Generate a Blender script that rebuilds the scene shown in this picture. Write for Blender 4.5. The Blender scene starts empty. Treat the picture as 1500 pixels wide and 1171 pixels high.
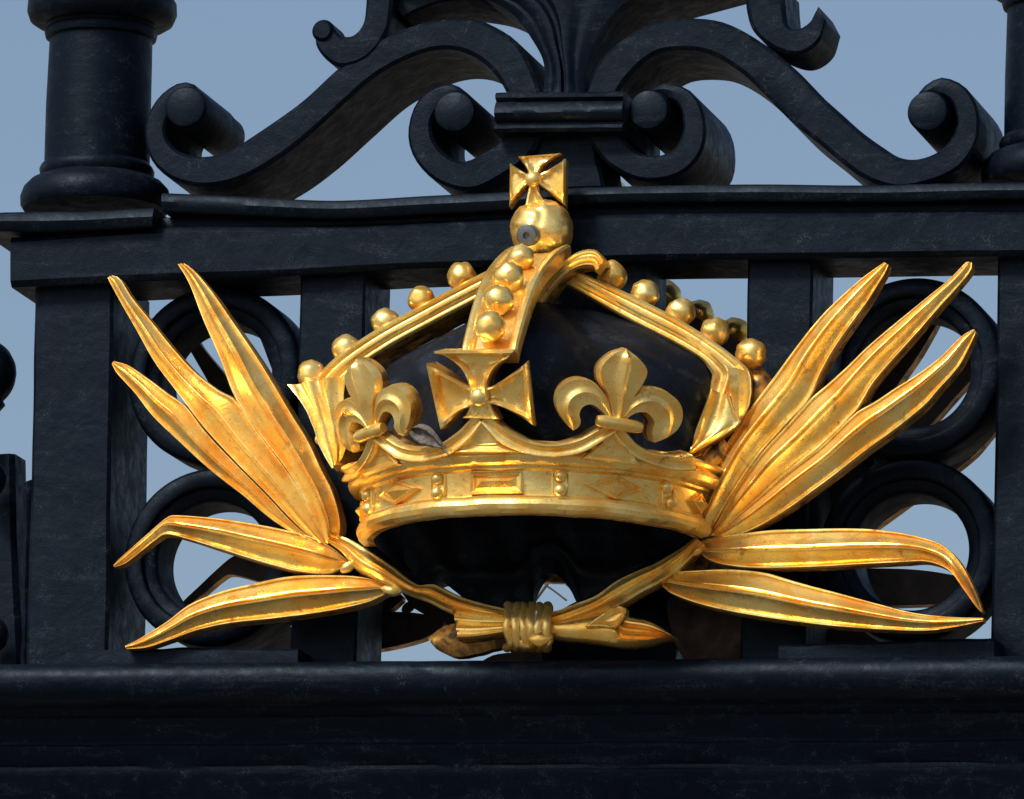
import bpy, bmesh, math, random
from mathutils import Vector, Matrix, noise

random.seed(7)
sc = bpy.context.scene
COL = sc.collection
W, H = 1500.0, 1171.0            # units below are millimetres, about one per photo pixel
AZ, EL, ROLL, DIST = math.radians(14.5), math.radians(11.0), math.radians(1.3), 13000.0
Z0 = 4.10                        # height of the emblem centre above the ground, metres

# ------------------------------------------------------------------ camera geometry
dvec = Vector((-math.sin(AZ)*math.cos(EL), math.cos(AZ)*math.cos(EL), math.sin(EL)))
r0 = Vector((math.cos(AZ), math.sin(AZ), 0.0))
u0 = r0.cross(dvec)
rv = r0*math.cos(ROLL) + u0*math.sin(ROLL)
uv = u0*math.cos(ROLL) - r0*math.sin(ROLL)
CAM = -dvec*DIST

def ray(px, py):
    return (dvec*DIST + rv*(px-W/2) - uv*(py-H/2)).normalized()

def proj(p):
    q = p-CAM
    k = DIST/q.dot(dvec)
    return W/2+q.dot(rv)*k, H/2-q.dot(uv)*k

def hit(px, py, pt, n):
    d = ray(px, py)
    return CAM + d*((pt-CAM).dot(n)/d.dot(n))

def P(px, py, y=0.0):
    return hit(px, py, Vector((0, y, 0)), Vector((0, 1, 0)))

def plane(y, tiltx=0.0, tiltz=0.0, at=None):
    """mapping pixel -> point on a plane facing the viewer side; h is height off the plane"""
    n = Vector((tiltx, -1.0, tiltz)).normalized()
    pt = P(at[0], at[1], y) if at else Vector((0, y, 0))
    def M(px, py, h):
        return hit(px, py, pt, n) + n*h
    return M

def fplane(y):
    def M(px, py, h):
        p = P(px, py, y)
        p.y -= h
        return p
    return M

# ------------------------------------------------------------------ materials
def new_mat(name):
    m = bpy.data.materials.new(name); m.use_nodes = True
    nt = m.node_tree
    return m, nt, nt.nodes['Principled BSDF'], nt.nodes.new('ShaderNodeTexCoord').outputs['Object']

def nz(nt, co, scale, detail=4, rough=.55, dist=0.0):
    n = nt.nodes.new('ShaderNodeTexNoise')
    n.inputs['Scale'].default_value = scale; n.inputs['Detail'].default_value = detail
    n.inputs['Roughness'].default_value = rough; n.inputs['Distortion'].default_value = dist
    nt.links.new(co, n.inputs['Vector'])
    return n.outputs['Fac']

def ramp(nt, fac, a, b, ca=(0, 0, 0, 1), cb=(1, 1, 1, 1)):
    r = nt.nodes.new('ShaderNodeValToRGB')
    r.color_ramp.elements[0].position = a; r.color_ramp.elements[0].color = ca
    r.color_ramp.elements[1].position = b; r.color_ramp.elements[1].color = cb
    nt.links.new(fac, r.inputs['Fac'])
    return r.outputs['Color']

def mix(nt, fac, a, b):
    m = nt.nodes.new('ShaderNodeMix'); m.data_type = 'RGBA'
    nt.links.new(fac, m.inputs['Factor'])
    for s, v in ((m.inputs[6], a), (m.inputs[7], b)):
        if isinstance(v, tuple): s.default_value = v
        else: nt.links.new(v, s)
    return m.outputs[2]

def bump(nt, bsdf, pairs):
    prev = None
    for h, st, d in pairs:
        b = nt.nodes.new('ShaderNodeBump')
        b.inputs['Strength'].default_value = st; b.inputs['Distance'].default_value = d
        nt.links.new(h, b.inputs['Height'])
        if prev is not None: nt.links.new(prev, b.inputs['Normal'])
        prev = b.outputs['Normal']
    nt.links.new(prev, bsdf.inputs['Normal'])

def make_gold(name, a, b, dirt, dirt_lo, dirt_hi, r_lo, r_hi, metal):
    m, nt, p, co = new_mat(name)
    big = nz(nt, co, 17, 3, .55, .8); mid = nz(nt, co, 42, 5, .65, .6); fine = nz(nt, co, 260, 3)
    g = mix(nt, ramp(nt, big, .38, .63), a, b)
    dm = ramp(nt, mid, dirt_lo, dirt_hi)
    sp = ramp(nt, nz(nt, co, 330, 2), .66, .74)
    mx = nt.nodes.new('ShaderNodeMath'); mx.operation = 'MAXIMUM'
    nt.links.new(dm, mx.inputs[0]); nt.links.new(sp, mx.inputs[1])
    nt.links.new(mix(nt, mx.outputs[0], g, dirt), p.inputs['Base Color'])
    me = nt.nodes.new('ShaderNodeMath'); me.operation = 'MULTIPLY_ADD'
    nt.links.new(mx.outputs[0], me.inputs[0]); me.inputs[1].default_value = -metal*.7; me.inputs[2].default_value = metal
    nt.links.new(me.outputs[0], p.inputs['Metallic'])
    nt.links.new(ramp(nt, mid, .3, .7, (r_lo,)*3+(1,), (r_hi,)*3+(1,)), p.inputs['Roughness'])
    bump(nt, p, [(nz(nt, co, 22, 3), .22, .008), (nz(nt, co, 80, 4, .6, .5), .13, .0028), (fine, .14, .0008)])
    return m

GOLD = make_gold('gold_leaf', (1.0, .76, .27, 1), (1.0, .575, .115, 1), (.34, .15, .035, 1), .60, .76, .24, .38, .78)
WORN = make_gold('worn_gilding', (.80, .42, .08, 1), (.42, .22, .05, 1), (.085, .042, .016, 1), .45, .60, .42, .60, .7)
BACK, _n, _p, _c = new_mat('bare_and_unlit_casting')
_n.links.new(ramp(_n, nz(_n, _c, 30, 5, .65), .35, .7, (.018, .012, .009, 1), (.065, .038, .024, 1)), _p.inputs['Base Color']); _p.inputs['Roughness'].default_value = .6
bump(_n, _p, [(nz(_n, _c, 60, 4), .5, .003), (nz(_n, _c, 380, 3), .4, .001)])

def make_paint(name, a, b, chalk, rough, spec=.15):
    m, nt, p, co = new_mat(name)
    big = nz(nt, co, 9, 5, .6, .3); mid = nz(nt, co, 38, 6, .7, .4); fine = nz(nt, co, 420, 3, .6)
    c = mix(nt, ramp(nt, big, .35, .7), a, b)
    c = mix(nt, ramp(nt, nz(nt, co, 620, 3, .7), .55, .72), c, tuple(x*2.6 for x in b[:3])+(1,))
    sc1 = nt.nodes.new('ShaderNodeMath'); sc1.operation = 'MULTIPLY'
    nt.links.new(ramp(nt, mid, .55, .76), sc1.inputs[0]); nt.links.new(ramp(nt, fine, .48, .62), sc1.inputs[1])
    c = mix(nt, sc1.outputs[0], c, chalk)
    mp = nt.nodes.new('ShaderNodeMapping'); mp.inputs['Scale'].default_value = (5, 22, 34)
    nt.links.new(co, mp.inputs['Vector'])
    st = nz(nt, mp.outputs[0], 1.0, 7, .72, .5)
    sm = nt.nodes.new('ShaderNodeMath'); sm.operation = 'MULTIPLY'
    nt.links.new(ramp(nt, st, .54, .70), sm.inputs[0]); nt.links.new(ramp(nt, nz(nt, co, 230, 4, .7), .40, .66), sm.inputs[1])
    c = mix(nt, sm.outputs[0], c, tuple(x*.55 for x in chalk[:3])+(1,))
    nt.links.new(c, p.inputs['Base Color'])
    nt.links.new(ramp(nt, mid, .3, .7, (rough-.12,)*3+(1,), (rough+.16,)*3+(1,)), p.inputs['Roughness'])
    p.inputs['Specular IOR Level'].default_value = spec; p.inputs['Specular Tint'].default_value = (.55, .75, 1, 1)
    bump(nt, p, [(nz(nt, co, 16, 5, .55, .4), .34, .007), (mid, .24, .0022), (fine, .28, .001)])
    return m

IRON = make_paint('black_gate_paint', (.0010, .0024, .0058, 1), (.0018, .0040, .0088, 1), (.045, .058, .075, 1), .46)
CAPM = make_paint('black_cap_paint', (.0022, .0030, .0050, 1), (.0045, .006, .010, 1), (.06, .07, .09, 1), .52, .2)
RUST, _n, _p, _c = new_mat('brown_rough_casting')
_n.links.new(ramp(_n, nz(_n, _c, 26, 6, .7), .3, .72, (.022, .013, .009, 1), (.085, .050, .034, 1)), _p.inputs['Base Color']); _p.inputs['Roughness'].default_value = .7
bump(_n, _p, [(nz(_n, _c, 70, 5, .7), .6, .004), (nz(_n, _c, 420, 3), .4, .001)])
SCREW, nt, p, co = new_mat('grey_screw_steel')
p.inputs['Base Color'].default_value = (.17, .185, .21, 1); p.inputs['Metallic'].default_value = .8; p.inputs['Roughness'].default_value = .42
bump(nt, p, [(nz(nt, co, 300, 3), .4, .001)])
DARK, nt, p, co = new_mat('dark_recess_grime')
p.inputs['Base Color'].default_value = (.02, .018, .015, 1); p.inputs['Roughness'].default_value = .8
DRY, nt, p, co = new_mat('dry_leaf_grey')
nt.links.new(ramp(nt, nz(nt, co, 160, 4), .35, .7, (.06, .048, .04, 1), (.17, .15, .13, 1)), p.inputs['Base Color']); p.inputs['Roughness'].default_value = .85
BARK, nt, p, co = new_mat('dark_bark')
nt.links.new(ramp(nt, nz(nt, co, 60, 4), .35, .7, (.03, .022, .016, 1), (.09, .07, .055, 1)), p.inputs['Base Color']); p.inputs['Roughness'].default_value = .9
GRND, nt, p, co = new_mat('pale_gravel_ground')
nt.links.new(ramp(nt, nz(nt, co, 3, 8, .7), .3, .75, (.12, .11, .095, 1), (.19, .17, .145, 1)), p.inputs['Base Color']); p.inputs['Roughness'].default_value = .9
bump(nt, p, [(nz(nt, co, 40, 4), .4, .01)])

# ------------------------------------------------------------------ object helpers
def thing(name, label, cat, base, group=None):
    o = bpy.data.objects.new(name, None); COL.objects.link(o)
    o.empty_display_size = .05
    o.location = (base.x*.001, base.y*.001, base.z*.001+Z0)
    o['label'] = label; o['category'] = cat
    if group: o['group'] = group
    return o

TOP = {}
def root_loc(par):
    v = Vector((0, 0, 0))
    while par is not None:
        v += par.location; par = par.parent
    return v

def link(name, bm, mats, par=None, label=None, smooth=38):
    me = bpy.data.meshes.new(name)
    off = root_loc(par)
    for v in bm.verts:
        v.co = Vector((v.co.x*.001, v.co.y*.001, v.co.z*.001+Z0)) - off
    bmesh.ops.recalc_face_normals(bm, faces=bm.faces)
    for f in bm.faces: f.smooth = True
    bm.to_mesh(me); bm.free()
    for m in (mats if isinstance(mats, (list, tuple)) else [mats]): me.materials.append(m)
    me.set_sharp_from_angle(angle=math.radians(smooth))
    o = bpy.data.objects.new(name, me); COL.objects.link(o)
    if par is not None: o.parent = par
    if label: o['label'] = label
    return o

def cat_rom(pts, n):
    """resample a list of equal-length tuples by chord length with a Catmull-Rom spline"""
    P_ = [tuple(map(float, p)) for p in pts]
    d = [0.0]
    for a, b in zip(P_, P_[1:]):
        d.append(d[-1]+max(1e-6, math.sqrt(sum((x-y)**2 for x, y in zip(a, b)))))
    out = []
    for i in range(n):
        t = d[-1]*i/(n-1)
        k = 0
        while k < len(d)-2 and d[k+1] < t: k += 1
        f = (t-d[k])/(d[k+1]-d[k])
        p0, p1, p2, p3 = P_[max(k-1, 0)], P_[k], P_[k+1], P_[min(k+2, len(P_)-1)]
        l = d[k+1]-d[k]
        la = d[k]-d[k-1] if k > 0 else l
        lb = d[k+2]-d[k+1] if k+2 < len(d) else l
        q = []
        for c in range(len(p1)):
            m1 = (p2[c]-p0[c])/(l+la)*l if k > 0 else p2[c]-p1[c]
            m2 = (p3[c]-p1[c])/(l+lb)*l if k+2 < len(d) else p2[c]-p1[c]
            q.append((2*f**3-3*f**2+1)*p1[c]+(f**3-2*f**2+f)*m1+(-2*f**3+3*f**2)*p2[c]+(f**3-f**2)*m2)
        out.append(tuple(q))
    return out

def add_loft(bm, A, B, M, ss, Hf, n=40, back=12.0, pairs=False, wob=0.0, seed=0, backf=None):
    """strip between two traced edges; Hf(t, s, width) is the height of its face, back its depth"""
    if pairs:
        ab = cat_rom([a+b for a, b in zip(A, B)], n)
        a_ = [q[:2] for q in ab]; b_ = [q[2:] for q in ab]
    else:
        a_, b_ = cat_rom(A, n), cat_rom(B, n)
    rows = []
    for i in range(n):
        t = i/(n-1)
        (ax, ay), (bx, by) = a_[i], b_[i]
        w = math.hypot(bx-ax, by-ay)
        if wob:
            k1 = noise.noise(Vector((t*7, seed*3.1, .5)))*wob; k2 = noise.noise(Vector((t*7, seed*3.1, 9.5)))*wob
            ux, uy = ((bx-ax)/(w+1e-6), (by-ay)/(w+1e-6))
            ax += ux*k1; ay += uy*k1; bx += ux*k2; by += uy*k2
        bk = -back if backf is None else -backf(t)
        row = [bm.verts.new(M(ax, ay, bk))]
        for s in ss:
            row.append(bm.verts.new(M(ax+(bx-ax)*s, ay+(by-ay)*s, Hf(t, s, w))))
        row.append(bm.verts.new(M(bx, by, bk)))
        rows.append(row)
    m = len(rows[0])
    for r1, r2 in zip(rows, rows[1:]):
        for j in range(m):
            k = (j+1) % m
            f = bm.faces.new((r1[j], r1[k], r2[k], r2[j]))
            if j in (0, m-2): f.material_index = 1
            elif j == m-1: f.material_index = 2
    for r in (rows[0], rows[-1]):
        f = bm.faces.new(r); f.material_index = 0
    return rows

def add_ball(bm, c, r, seg=24, rings=16, sq=(1, 1, 1), rough=0.0):
    mat = Matrix.Translation(c) @ Matrix.Diagonal(Vector(sq).to_4d())
    mat[3][3] = 1
    res = bmesh.ops.create_uvsphere(bm, u_segments=seg, v_segments=rings, radius=r, matrix=mat)
    if rough:
        for v in res['verts']:
            q = v.co-c
            v.co = c+q*(1+rough*noise.noise(v.co*.09))
    return res['verts']

def add_tube(bm, pts, rad, seg=10, caps=True, flat=None):
    """round bar along world points; rad a number or list"""
    n = len(pts)
    rads = rad if isinstance(rad, (list, tuple)) else [rad]*n
    rings = []
    ref = Vector((0, 1, 0.13))
    for i, p in enumerate(pts):
        t = (pts[min(i+1, n-1)]-pts[max(i-1, 0)]).normalized()
        a = ref.cross(t).normalized(); b = t.cross(a)
        if flat: fa, fb = flat
        else: fa = fb = 1
        rings.append([bm.verts.new(p+(a*math.cos(2*math.pi*k/seg)*fa+b*math.sin(2*math.pi*k/seg)*fb)*rads[i]) for k in range(seg)])
    for r1, r2 in zip(rings, rings[1:]):
        for k in range(seg):
            bm.faces.new((r1[k], r1[(k+1) % seg], r2[(k+1) % seg], r2[k]))
    if caps:
        bm.faces.new(rings[0]); bm.faces.new(rings[-1])

def add_box(bm, c, dx, dy, dz, bev=0.0, seg=2):
    res = bmesh.ops.create_cube(bm, size=1.0, matrix=Matrix.Translation(c) @ Matrix.Diagonal((dx, dy, dz, 1)))
    if bev:
        es = list({e for v in res['verts'] for e in v.link_edges})
        bmesh.ops.bevel(bm, geom=es, offset=bev, segments=seg, profile=.6, affect='EDGES')

def add_lathe(bm, c, prof, axis='Z', a0=0.0, a1=2*math.pi, seg=64, closed=True, matf=None):
    """prof: list of (r, h); closed joins the last profile point to the first"""
    full = abs(a1-a0-2*math.pi) < 1e-6
    rows = []
    for i in range(seg if full else seg+1):
        a = a0+(a1-a0)*i/seg
        row = []
        for r, h in prof:
            if axis == 'Z': p = Vector((r*math.sin(a), -r*math.cos(a), h))
            else: p = Vector((r*math.cos(a), h, r*math.sin(a)))
            row.append(bm.verts.new(c+p))
        rows.append(row)
    m = len(prof)
    nn = len(rows)
    for i in range(nn if full else nn-1):
        r1, r2 = rows[i], rows[(i+1) % nn]
        for j in range(m if closed else m-1):
            f = bm.faces.new((r1[j], r1[(j+1) % m], r2[(j+1) % m], r2[j]))
            if matf: f.material_index = matf(j)
    if closed and not full:
        bm.faces.new(rows[0]); bm.faces.new(rows[-1])

# =================================================================== IRON GATE
gate = thing('iron_gate', 'black painted iron gate with heavy rails, square posts and ringed panels', 'gate', P(815, 1170, 60))

FL = [0, .04, .12, .5, .88, .96, 1]
def flatH(bev, dish=0.0):
    def Hf(t, s, w):
        e = min(s, 1-s)*w
        return -bev*max(0.0, 1-e/(bev+.01)) - (dish if .2 < s < .8 else 0)
    return Hf

def iron_strip(name, A, B, y, depth, par, n=40, bev=4.0, pairs=True, wob=0.0, seed=0):
    bm = bmesh.new()
    add_loft(bm, A, B, fplane(y), FL, flatH(bev), n=n, back=depth, pairs=pairs, wob=wob, seed=seed)
    return link(name, bm, [IRON, IRON, IRON], par, smooth=30)

xs = [15, 240, 400, 564, 741, 968, 1280, 1520]
iron_strip('top_rail', list(zip(xs, [347, 333, 331, 328, 319, 312, 310, 310])),
           list(zip(xs, [420, 410, 404, 395, 389, 381, 377, 374])), -30, 142, gate, n=70, bev=7, wob=1.2)
xs = [236, 300, 400, 500, 650, 760, 845, 1100, 1290, 1440, 1520]
iron_strip('capping_strip', list(zip(xs, [282, 285, 290, 293, 285, 279, 274, 270, 270, 267, 266])),
           list(zip(xs, [308, 312, 316, 319, 311, 304, 298, 294, 294, 291, 290])), -42, 200, gate, n=90, bev=6, wob=1.6, seed=2)
iron_strip('rail_neck', [(30, 328), (400, 312), (800, 297), (1520, 286)], [(30, 352), (400, 336), (800, 322), (1520, 314)], -8, 110, gate, n=30, bev=2, pairs=True)
iron_strip('post_plinth', [(-30, 311), (100, 309), (224, 304)], [(-30, 339), (100, 337), (222, 331)], -52, 260, gate, n=16, bev=7, wob=1.5, seed=4)

iron_strip('gate_post', [(51, 412), (45, 690), (37, 985)], [(166, 405), (162, 690), (157, 980)], 0, 190, gate, n=30, bev=5, wob=1.5, seed=5)
iron_strip('gate_post', [(1461, 370), (1457, 650), (1450, 965)], [(1580, 368), (1574, 650), (1568, 960)], 0, 190, gate, n=30, bev=5)
iron_strip('stile', [(440, 400), (433, 690), (424, 980)], [(536, 396), (530, 690), (521, 978)], 0, 140, gate, n=30, bev=4, wob=1.2, seed=6)
iron_strip('stile', [(1095, 374), (1090, 670), (1084, 970)], [(1191, 372), (1186, 670), (1179, 968)], 0, 140, gate, n=30, bev=4, wob=1.2, seed=7)
iron_strip('backing_plate', [(680, 385), (679, 500), (678, 640)], [(947, 378), (946, 500), (944, 640)], 4, 128, gate, n=12, bev=4)
iron_strip('hinge_strip', [(33, 708), (32, 850), (30, 982)], [(46, 702), (43, 850), (40, 982)], 20, 60, gate, n=12, bev=4, wob=2.0)

ring_prof = [(134, 132), (134, 44), (131, 36), (127, 33), (110, 31), (106, 33), (104, 38), (103, 44), (99, 45), (90, 47), (87, 50), (85, 58), (84, 132)]
for (px, py) in ((311, 548), (306, 814), (1334, 538), (1330, 804)):
    bm = bmesh.new()
    c = P(px, py, 30); c.y = 0
    add_lathe(bm, c, ring_prof, axis='Y', seg=96)
    for v in bm.verts:
        v.co += Vector((noise.noise(v.co*.011), 0, noise.noise(v.co*.011+Vector((40, 3, 1)))))*2.2
    link('ring', bm, IRON, gate)

# bottom rail: moulding swept along x
bm = bmesh.new()
prof = [(170, 0), (-84, 0), (-99, -4), (-109, -14), (-112, -27), (-109, -42), (-100, -54), (-86, -61), (-72, -63), (-62, -69), (-59, -74), (-61, -78), (-57, -84), (-36, -106), (-35, -112), (-40, -116), (-38, -122), (-20, -143), (-20, -148), (-27, -152), (-26, -158), (-6, -182), (14, -250), (170, -250)]
a, b = P(-60, 973, -90), P(1560, 960, -90)
nst = 60
rows = []
for i in range(nst):
    t = i/(nst-1); c = a.lerp(b, t)
    rows.append([bm.verts.new(Vector((c.x, y+1.6*noise.noise(Vector((c.x*.02, z*.05, 2))), c.z+z+1.3*noise.noise(Vector((c.x*.016, z*.04, 7)))))) for y, z in prof])
for r1, r2 in zip(rows, rows[1:]):
    for j in range(len(prof)):
        k = (j+1) % len(prof)
        bm.faces.new((r1[j], r1[k], r2[k], r2[j]))
bm.faces.new(rows[0]); bm.faces.new(rows[-1])
link('bottom_rail', bm, IRON, gate)
iron_strip('sill_strip', [(122, 953), (260, 949), (436, 949)], [(122, 986), (260, 985), (436, 983)], -78, 190, gate, n=40, bev=5, wob=3, seed=11)
iron_strip('sill_strip', [(1140, 944), (1300, 939), (1456, 934)], [(1140, 980), (1300, 978), (1456, 976)], -70, 190, gate, n=40, bev=5, wob=3, seed=12)

bm = bmesh.new()
add_loft(bm, [(796, 905), (850, 880), (905, 866), (960, 850), (996, 862)], [(796, 985), (850, 985), (905, 985), (960, 985), (990, 985)], fplane(58), [i/16 for i in range(17)],
         lambda t, s, w: 10*math.sin(math.pi*s)+5*noise.noise(Vector((t*6, s*4, 3))), n=30, back=40, wob=3, seed=41)
link('filler_block', bm, [IRON, IRON, IRON], gate, smooth=50)  # added black block that fills in the dark shadow below the bow
bm = bmesh.new()
add_loft(bm, [(978, 874), (1000, 876), (1050, 884), (1100, 890), (1150, 896)], [(986, 940), (1010, 975), (1050, 985), (1100, 985), (1146, 985)], fplane(40), [i/24 for i in range(25)],
         lambda t, s, w: 14*math.sin(math.pi*s)*(1-t*.5)+9*noise.noise(Vector((t*4, s*3, 8)))+4*math.sin(t*17+s*6), n=40, back=40, wob=3, seed=42)
link('filler_block', bm, [RUST, RUST, RUST], gate, smooth=60, label='rough brown filler added for the far-side leaf back, behind the right lower leaf')  # added shape standing in for the brown back of a far-side leaf

# =================================================================== SCROLLWORK
crest = thing('scrollwork_crest', 'black wrought iron scrollwork crest with tied scrolls standing on the top rail', 'scrollwork', P(820, 275, 80))
YS, DS = -12, 200

def scroll(outer, inner, roll, rr, rdep=205, n=110):
    bm = bmesh.new()
    add_loft(bm, outer, inner, fplane(YS), FL, flatH(5), n=n, back=DS, pairs=True, wob=1.0, seed=rr)
    o = link('scroll', bm, [IRON, IRON, IRON], crest, smooth=30)
    for (cx, cy), r in zip(roll, [rr]*len(roll)):
        b2 = bmesh.new()
        c = P(cx, cy, YS)
        add_lathe(b2, Vector((c.x, 0, c.z)), [(0.01, YS-8), (r-8, YS-8), (r-3, YS-6), (r, YS), (r, YS+rdep), (0.01, YS+rdep)], axis='Y', seg=48)
        link('roll', b2, IRON, o, smooth=30)
    return o

# left long scroll: roll, round the bottom, up over the arch, under the collar, round the lower volute
Lo = [(292, 134), (280, 121), (258, 122), (228, 146), (212, 184), (218, 228), (244, 258), (286, 272), (335, 268), (384, 247), (440, 208), (496, 158), (547, 113), (598, 85), (637, 73), (671, 74), (699, 86), (722, 106), (741, 135), (748, 165), (744, 190), (728, 210), (704, 226), (676, 236), (650, 224), (634, 203), (631, 178), (640, 160), (652, 150), (666, 143), (680, 138)]
Li = [(284, 150), (277, 143), (266, 148), (248, 166), (240, 190), (250, 213), (272, 226), (300, 229), (332, 221), (370, 198), (440, 149), (493, 101), (537, 68), (581, 46), (637, 30), (688, 27), (722, 38), (761, 66), (790, 128), (795, 165), (792, 200), (775, 230), (738, 258), (690, 279), (640, 266), (608, 234), (597, 196), (608, 152), (634, 128), (662, 122), (682, 134)]
scroll(Lo, Li, [(273, 158), (667, 165)], 32)
Ro = [(1340, 144), (1354, 125), (1380, 113), (1414, 128), (1433, 165), (1430, 210), (1406, 246), (1360, 268), (1310, 276), (1266, 262), (1237, 242), (1198, 210), (1158, 178), (1119, 138), (1082, 104), (1040, 79), (1006, 73), (969, 76), (944, 90), (921, 113), (907, 132), (900, 165), (908, 195), (930, 220), (960, 228), (985, 218), (998, 196), (999, 170), (990, 150), (970, 140), (952, 137)]
Ri = [(1344, 147), (1361, 141), (1378, 138), (1394, 150), (1401, 175), (1395, 198), (1376, 220), (1345, 232), (1318, 230), (1294, 216), (1263, 194), (1235, 169), (1201, 138), (1172, 107), (1125, 68), (1060, 33), (1000, 27), (947, 37), (905, 62), (872, 95), (858, 128), (856, 165), (864, 205), (890, 240), (940, 264), (995, 256), (1028, 222), (1031, 170), (1012, 134), (974, 121), (948, 132)]
scroll(Ro, Ri, [(1360, 164), (951, 162)], 31)

# the two hooks that grow up from the arches
bm = bmesh.new()
add_loft(bm, [(536, -20), (535, 10), (531, 34), (517, 51), (500, 52), (486, 38), (478, 30)], [(576, -20), (573, 15), (566, 48), (536, 86), (494, 97), (463, 68), (464, 31)], fplane(YS-3), FL, flatH(5), n=40, back=150, pairs=True)
o = link('hook', bm, [IRON, IRON, IRON], crest, smooth=30)
b2 = bmesh.new(); c = P(474, 46, YS)
add_lathe(b2, Vector((c.x, 0, c.z)), [(0.01, YS-8), (12, YS-8), (17, YS-2), (17, YS+60), (0.01, YS+60)], axis='Y', seg=32)
link('roll', b2, IRON, o, smooth=30)
bm = bmesh.new()
add_loft(bm, [(1148, -20), (1150, 10), (1154, 36), (1168, 42), (1185, 32), (1193, 18), (1198, 9)], [(1090, -20), (1094, 20), (1105, 48), (1136, 72), (1170, 80), (1198, 62), (1209, 30), (1201, 9)], fplane(YS-3), FL, flatH(5), n=40, back=105, pairs=True)
o = link('hook', bm, [IRON, IRON, IRON], crest, smooth=30)

# central stem: acanthus blade spreading out of the collar
def stemH(t, s, w):
    return 16*math.cos((s-.5)*2.6) - 10*math.exp(-((s-.52)/.04)**2) - 4*math.exp(-((s-.26)/.05)**2) - 4*math.exp(-((s-.77)/.05)**2)
bm = bmesh.new()
add_loft(bm, [(796, 145), (797, 95), (781, 60), (752, 22), (708, -2), (640, -14), (560, -40)], [(858, 145), (857, 118), (863, 88), (877, 54), (895, 27), (930, -2), (1060, -40)], fplane(YS), [i/24 for i in range(25)], stemH, n=50, back=190, pairs=True, wob=1.5, seed=9)
link('stem', bm, [IRON, IRON, IRON], crest, smooth=35)
bm = bmesh.new()
add_loft(bm, [(575, 4), (600, -12), (650, -22), (705, -22)], [(592, 26), (606, 18), (642, 4), (690, -4)], fplane(YS+30), FL, flatH(4), n=20, back=150, pairs=True)
link('stem', bm, [IRON, IRON, IRON], crest, smooth=35)
bm = bmesh.new()
add_loft(bm, [(768, 195), (765, 232), (752, 276)], [(872, 193), (874, 230), (886, 272)], fplane(YS+14), FL, flatH(5), n=20, back=150, pairs=True, wob=2, seed=3)
link('collar_foot', bm, [IRON, IRON, IRON], crest)

# collar: moulded band clasping the scrolls
bm = bmesh.new()
prof = [(200, 0), (-34, 0), (-40, -4), (-40, -9), (-33, -13), (-38, -18), (-44, -26), (-45, -33), (-40, -42), (-33, -46), (-33, -49), (-40, -51), (-43, -56), (-39, -61), (-30, -62), (200, -62)]
a, b = P(727, 136, -34), P(914, 134, -34)
rows = []
for i in range(24):
    t = i/23; c = a.lerp(b, t)
    rows.append([bm.verts.new(Vector((c.x, y+.8*noise.noise(Vector((c.x*.05, z*.1, 3))), c.z+z+.8*noise.noise(Vector((c.x*.05, z*.1, 8)))))) for y, z in prof])
for r1, r2 in zip(rows, rows[1:]):
    for j in range(len(prof)):
        k = (j+1) % len(prof); bm.faces.new((r1[j], r1[k], r2[k], r2[j]))
bm.faces.new(rows[0]); bm.faces.new(rows[-1])
link('collar', bm, IRON, crest)

# =================================================================== TURNED COLUMNS
def column(px, base_py, yy, label):
    base = P(px, base_py, yy)
    t = thing('turned_column', label, 'column', base, 'turned iron columns standing on the gate posts')
    def part(name, prof):
        bm = bmesh.new()
        add_lathe(bm, base, [(0.01, prof[0][1])]+prof+[(0.01, prof[-1][1])], axis='Z', seg=72)
        for v in bm.verts:
            v.co += Vector((noise.noise(v.co*.02), 0, .6*noise.noise(v.co*.03+Vector((9, 9, 9)))))*1.6
        link(name, bm, IRON, t)
    part('base_moulding', [(108, 0), (112, 6), (113, 18), (109, 32), (99, 43), (88, 48), (84, 50), (86, 54), (87, 61), (84, 67), (80, 71)])
    part('shaft', [(79.5, 70.5), (79, 160), (77.5, 258), (77.5, 262)])
    part('capital', [(78, 261.5), (83, 264), (85, 271), (82, 279), (84, 282), (97, 284), (108, 291), (113, 304), (112, 320), (104, 334), (92, 340), (92, 420)])
    return t
column(140, 309, 85, 'thick turned iron column beside the left scroll, its whole shaft in view')
column(1550, 272, 85, 'thick turned iron column cut off by the right edge of the photo')

# neighbouring railing at the left edge
rail = thing('iron_railing', 'sliver of neighbouring black railing with round knobs at the left edge', 'railing', P(-10, 975, 60))
bm = bmesh.new()
add_loft(bm, [(-40, 668), (-40, 800), (-40, 990)], [(20, 664), (23, 800), (34, 990)], fplane(60), FL, flatH(8), n=20, back=60, pairs=True)
link('bar', bm, [IRON, IRON, IRON], rail)
for (px, py, r, yy) in ((-24, 547, 49, 40), (-16, 702, 27, 10), (-14, 930, 27, 10)):
    bm = bmesh.new(); add_ball(bm, P(px, py, yy), r, 40, 28, (1, 1, 1.06), .02)
    if r > 40:
        c = P(px, py, yy)
        add_lathe(bm, c, [(0.01, -120), (20, -120), (24, -60), (34, -48), (30, -40), (0.01, -40)], seg=32)
    link('knob', bm, IRON, rail)

# =================================================================== CROWN
YC = -82.0
base = P(790, 797, YC)
XC, ZB = base.x, base.z
GROUPC = 'gilded crowns on the two faces of the gate'
crown = thing('gilded_crown', 'large gilded royal crown with black cap, fixed to the front of the gate', 'crown', base, GROUPC)
AX = Vector((XC, YC, 0))

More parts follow.
